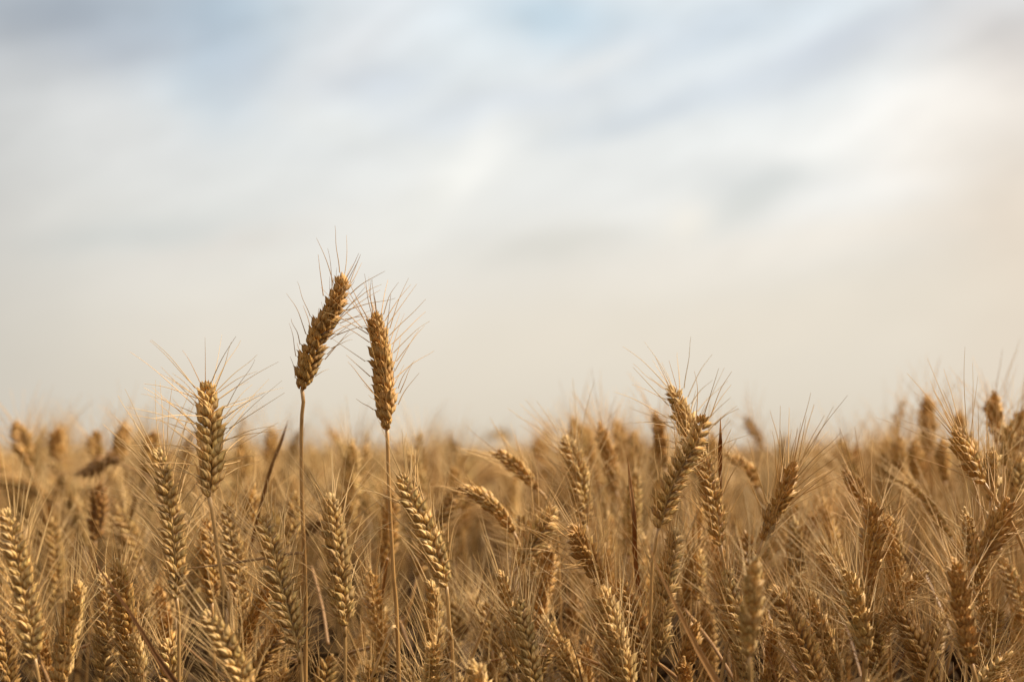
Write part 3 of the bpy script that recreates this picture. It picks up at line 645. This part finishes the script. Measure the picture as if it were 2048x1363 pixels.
# ------------------------------------------------------------------ single stalks of the crowd (seen one by one)
cr_ = random.Random(5)
def z_for(py, d):   # height of a point at picture row py and depth d
    return at(1024, py, d)[2]
def sow(px, d, ptop, label, group, tone=None, kinds=None):
    p = PROTO[cr_.randrange(len(PROTO))]
    while kinds and p['kind'] not in kinds: p = PROTO[cr_.randrange(len(PROTO))]
    top = at(px, ptop, d); s = top[2]/p['top']
    root = empty('wheat_stalk', (float(top[0]), float(top[1]), 0)); root.rotation_euler.z = cr_.uniform(0, 6.28); root.scale = (1, 1, s)
    tag(root, label, 'wheat', group)
    k = cr_.uniform(.82, 1.1); tone = tone or cr_.choice((MID, MID, GOLD, GOLD, PALE, BROWN)); c = (tone[0]*k, tone[1]*k, tone[2]*k, 1)
    part('stem', p['stem'], root, color=c); e = part('ear', p['ear'], root, color=c); part('beard', p['beard'], e, color=c)
    if cr_.random() < .5: part('leaf', p['leaf'], root, color=c)
def far_label(px, d):
    side = 'left third' if px < 683 else ('middle third' if px < 1366 else 'right third')
    depth = 'just behind the sharp ears' if d < 1.4 else ('deeper in the blurred crowd' if d < 1.75 else 'at the soft far edge of the crowd')
    return f'blurred wheat stalk {depth}, {side} of the field', f'blurred wheat stalks {depth}, {side}'
n_far = 0; cells = set()
while n_far < 158:
    d = math.sqrt(cr_.uniform(1.1**2, 2.05**2)); px = cr_.uniform(-60, 2108)
    ci = (int(px/FPX*d/.045), int(d/.05))
    if ci in cells: continue
    cells.add(ci)
    base = 938 if d > 1.35 else 985
    right = 20*math.exp(-((px-1230)/120)**2) + 25*(px > 1760) + 10*(px < 300)
    py = max(858 - right, cr_.gauss(base, 48)-right)
    if any(dh > d and abs(px-hx) < 42 and py-20 < hy < py+270/d for P_, dh in BLOCK for hx, hy in P_): cells.discard(ci); continue
    lb, gp = far_label(px, d); sow(px, d, py, lb, gp, kinds=('up', 'lean') if (py < 940 or d < 1.35) else None); n_far += 1
near = [(40, .98, 1245), (100, 1.02, 1290), (160, 1.05, 1230), (250, 1.03, 1175), (300, 1.05, 1120), (330, 1.06, 1090), (380, 1.08, 1150), (520, 1.08, 1190), (740, 1.08, 1190), (830, 1.07, 1120),
        (930, 1.07, 1265), (1125, 1.02, 1210), (1180, 1.07, 1090), (1220, 1.06, 1040), (1300, 1.06, 1080), (1345, 1.08, 1000), (1440, 1.05, 1200), (1475, 1.08, 1050), (1560, 1.05, 1120),
        (1600, 1.08, 1030), (1650, 1.05, 1060), (1700, 1.07, 1030), (1760, 1.02, 1260), (1800, 1.06, 1080), (1850, 1.05, 1120), (1880, 1.07, 1010), (1940, 1.06, 1040), (1990, 1.0, 1250), (2030, .95, 1290),
        (2040, 1.06, 1000), (1560, .93, 1310), (1420, .95, 1330), (1130, .93, 1340), (560, 1.03, 1300), (20, 1.05, 1130)]
near += [(75, 1.0, 1190), (185, 1.08, 1215), (235, 1.0, 1300), (300, .98, 1235), (375, 1.04, 1260), (455, 1.0, 1330), (530, 1.1, 1240), (630, 1.06, 1225), (745, .99, 1300), (820, 1.03, 1225), (930, 1.0, 1345),
         (1000, 1.08, 1215), (1105, 1.1, 1290), (1165, .98, 1290), (1285, 1.02, 1180), (1395, 1.02, 1290), (1450, .98, 1240), (1545, 1.02, 1220), (1600, .97, 1280), (1665, 1.0, 1235), (1760, 1.08, 1195), (1800, .99, 1310),
         (1860, 1.02, 1190), (1965, 1.05, 1180), (1985, .96, 1310), (2035, 1.0, 1200), (1905, 1.1, 1060), (120, 1.1, 1110)]
for px, d, py in near:
    side = 'left third' if px < 683 else ('middle third' if px < 1366 else 'right third')
    sow(px, d, py, f'half hidden wheat stalk filling the gaps between the sharp ears, {side} of the field', f'half hidden wheat stalks between the sharp ears, {side}', kinds=('up', 'lean'))

# ------------------------------------------------------------------ the rest of the field, nobody could count it
fr_ = np.random.RandomState(11)
class Field:
    def __init__(s): s.b = [MB(), MB(), MB(), MB()]
F = Field()
def inst(x, y, top, parts=(0, 1, 2, 3), wid=1.0):
    p = PROTO[fr_.randint(len(PROTO))]; a = fr_.uniform(0, 6.28); top -= .035*(p['kind'] == 'bow'); s = top/p['top']
    M = tr(x, y, 0) @ rot('z', a) @ scl(wid, wid, s); k = fr_.uniform(.75, 1.1)*np.array([1, fr_.uniform(.92, 1.02), fr_.uniform(.82, 1.0)])
    for i in parts:
        if i == 3 and fr_.rand() > .4: continue
        v, f, uv, t = p['lo'][i]; F.b[i].add(xf(M, v), f, uv, t*k)
def infr(x, y): return abs(x) < .385*y + (.23 if y < 1.25 else .12)
# beside the framed wedge and around it
def scatter(y0, y1, dens, half, cond, meanh, parts=(0, 1, 2, 3), wid=1.0):
    area = 0; n = int((y1-y0)*2*half(y1)*dens)
    for _ in range(n):
        y = fr_.uniform(y0, y1); x = fr_.uniform(-half(y1), half(y1))
        if abs(x) > half(y) or not cond(x, y): continue
        inst(x, y, meanh(y)+fr_.normal(0, .033), parts, wid)
scatter(.62, 2.1, 230, lambda y: .385*y+.75, lambda x, y: not infr(x, y), lambda y: .835)
# low tillers, leaves and bare stems below the ears, added to block light
UG = []
for _ in range(10):
    b_ = MB(); c_ = MB(); q_ = random.Random(_)
    for k in range(3):
        a = q_.uniform(0, 6.28); r_ = q_.uniform(0, .035); x0, y0 = math.cos(a)*r_, math.sin(a)*r_; h = q_.uniform(.5, .69)
        pp = [np.array([x0, y0, 0]), np.array([x0*1.3, y0*1.2, h*.5]), np.array([x0*1.6+q_.uniform(-.02, .02), y0*1.5+q_.uniform(-.02, .02), h])]
        tube(b_, catmull(pp, 6)[0], .0016, 4, cap=False); leaf_into(c_, q_, pp, 1)
    for k in range(2):
        a = q_.uniform(0, 6.28); d3 = np.array([math.cos(a), math.sin(a), 0]); z0 = q_.uniform(.42, .66); ln = q_.uniform(.10, .22)
        pl = [d3*-.02+np.array([0, 0, z0-.1]), d3*.02+np.array([0, 0, z0]), d3*(.02+ln*.5)+np.array([0, 0, z0+q_.uniform(-.01, .05)]), d3*(.02+ln)+np.array([0, 0, z0-q_.uniform(.0, .1)])]
        P_ = catmull(pl, 9)[0]; u_ = np.linspace(0, 1, 9); ribbon(c_, P_, .007*np.clip(np.minimum(.4+u_*3, (1-u_)*2.5), .03, 1), (-d3[1], d3[0], .1), .5, .0002, twist=q_.uniform(-2, 2), cols=3)
    UG.append((b_.data(), c_.data()))
for _ in range(6000):
    y = math.sqrt(fr_.uniform(.7**2, 3.2**2)) if _ < 2600 else math.sqrt(fr_.uniform(.72**2, 1.6**2)) if _ < 4200 else math.sqrt(fr_.uniform(3.2**2, 7.5**2)); x = fr_.uniform(-1, 1)*(.4*y+.3); M = tr(x, y, 0) @ rot('z', fr_.uniform(0, 6.28)) @ scl(1, 1, fr_.uniform(.85, 1.06)); k = fr_.uniform(.26, .46)  # weathered brown, with the tint lowered further to paint shade into the gaps
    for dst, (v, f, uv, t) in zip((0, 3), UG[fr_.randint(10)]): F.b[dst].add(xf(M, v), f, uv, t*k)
# unseen wheat behind and beside the photographer, added to darken the front
for _ in range(1700):
    x, y = fr_.uniform(-2.4, 2.4), fr_.uniform(-2.0, .62)
    if math.hypot(x, y) > .5 and (y < .05 or abs(x) > .95): inst(x, y, .84+fr_.normal(0, .022))
scatter(2.08, 3.4, 290, lambda y: .385*y+.6, lambda x, y: True, lambda y: .848)
scatter(3.4, 6.0, 110, lambda y: .385*y+.6, lambda x, y: True, lambda y: .852, (0, 1, 2))
scatter(1.55, 2.1, 190, lambda y: .40*y, lambda x, y: infr(x, y), lambda y: .845)
# farther: simple spindle ears
def spindle(rs_, far):
    mb = MB(); tilt = rs_.uniform(0, .5); a = rs_.uniform(0, 6.28); P = []
    for t in np.linspace(0, 1, 6): P.append((math.cos(a)*tilt*t*t*.09, math.sin(a)*tilt*t*t*.09, .72+.09*t))
    rad = np.array([.3, 1, .85, 1.05, .75, .15])*(.0085 if not far else .012); tube(mb, np.array(P), rad, 5, cap=False)
    tube(mb, np.array([(0, 0, .01 if not far else .2), (0, 0, .725)]), .002 if not far else .004, 3, cap=False)
    for _ in range(10 if not far else 5):
        q = rs_.uniform(0, 6.28); z0 = rs_.uniform(.73, .8); w_ = .0006 if not far else .0012; b = np.array([0, 0, z0]); t = b+np.array([math.cos(q)*.022, math.sin(q)*.022, .045])
        s_ = np.array([-math.sin(q), math.cos(q), 0])*w_
        mb.add(np.array([b-s_, b+s_, t]), np.array([[0, 1, 2, 2]]), np.zeros((3, 2)))
    return mb.data()
rs2 = random.Random(2)
SPN = [spindle(rs2, False) for _ in range(8)]; SPF = [spindle(rs2, True) for _ in range(8)]
FAR = MB()
def scatter2(y0, y1, n, src, half, mean):
    for _ in range(n):
        y = math.sqrt(fr_.uniform(y0*y0, y1*y1)); x = fr_.uniform(-half(y), half(y))
        v, f, uv, t = src[fr_.randint(len(src))]; top = mean+fr_.normal(0, .022)
        M = tr(x, y, 0) @ rot('z', fr_.uniform(0, 6.28)) @ scl(1, 1, top/.81)
        FAR.add(xf(M, v), f, uv, t*fr_.uniform(.75, 1.1)*np.array([1, .96, .9]))
scatter2(6, 14, 5200, SPN, lambda y: .4*y+.5, .856)
scatter2(14, 50, 9000, SPF, lambda y: .4*y+.5, .856)
def stuff(name, mb, mat, label):
    o = bpy.data.objects.new(name, mb.mesh(name, mat)); C.objects.link(o); tag(o, label, 'wheat', None, 'stuff'); return o
# one object for the whole of it
allb = MB(); mats = []
me_parts = [(F.b[0], M_STEM), (F.b[1], M_HUSK), (F.b[2], M_AWN), (F.b[3], M_LEAF), (FAR, M_HUSK)]
idx = []
for i, (b, m) in enumerate(me_parts):
    v, f, uv, t = b.data(); allb.add(v, f, uv, t); idx.append(np.full(len(f), i, 'i'))
field = stuff('wheat_field', allb, M_STEM, 'dense mass of ripe wheat running back blurred to the horizon')
for b, m in me_parts[1:]: field.data.materials.append(m)
if len(field.data.polygons) == sum(len(i) for i in idx): field.data.polygons.foreach_set('material_index', np.concatenate(idx))

# the field beyond, where ears can no longer be told apart: one thick canopy
def field_far():
    mb = MB(); xs = np.linspace(-1, 1, 90); ys = 48*(900/48)**np.linspace(0, 1, 60)
    V = np.array([(x*(y*.6+10), y, .840+.02*math.sin(x*61+y*3.1)*math.cos(y*1.7+x*23)) for y in ys for x in xs]); f = grid_faces(60, 90, False)
    fr = np.array([(x*(48*.6+10), 48, z) for z in (.4, .84) for x in xs])
    mb.add(V, f, np.zeros((len(V), 2))); mb.add(fr, grid_faces(2, 90, False), np.zeros((len(fr), 2)))
    o = stuff('far_wheat', mb, M_HUSK, 'faint golden strip of wheat at the horizon under the sky'); return o
field_far()

# ------------------------------------------------------------------ ground
def soil():
    m = bpy.data.materials.new('soil'); m.use_nodes = True; t = m.node_tree; n = t.nodes; l = t.links; p = n['Principled BSDF']
    ns = n.new('ShaderNodeTexNoise'); ns.inputs['Scale'].default_value = 18; ns.inputs['Detail'].default_value = 8; ns.inputs['Roughness'].default_value = .7
    tcn = n.new('ShaderNodeTexCoord'); l.new(tcn.outputs['Object'], ns.inputs['Vector'])
    r = n.new('ShaderNodeValToRGB'); r.color_ramp.elements[0].color = (.022, .013, .006, 1); r.color_ramp.elements[1].color = (.075, .042, .018, 1)
    r.color_ramp.elements[0].position = .35; r.color_ramp.elements[1].position = .7
    l.new(ns.outputs['Fac'], r.inputs[0]); l.new(r.outputs[0], p.inputs['Base Color']); p.inputs['Roughness'].default_value = 1.0; p.inputs['Specular IOR Level'].default_value = .05
    b = n.new('ShaderNodeBump'); b.inputs['Distance'].default_value = .02; l.new(ns.outputs['Fac'], b.inputs['Height']); l.new(b.outputs[0], p.inputs['Normal'])
    return m
gm = MB(); xs = np.concatenate([-np.geomspace(1500, .5, 30), [0], np.geomspace(.5, 1500, 30)]); ys = np.concatenate([[-1500, -300, -50, -10], np.linspace(-3, 6, 40), np.geomspace(7, 1500, 25)])
V = np.array([(x, y, -.004+.006*math.sin(x*7+y*3)*math.cos(y*9-x*2) if abs(x) < 8 and -3 < y < 8 else -.004) for y in ys for x in xs])
gm.add(V, grid_faces(len(ys), len(xs), False), V[:, :2].copy())
g = bpy.data.objects.new('ground', gm.mesh('ground', soil())); C.objects.link(g); tag(g, kind='structure')
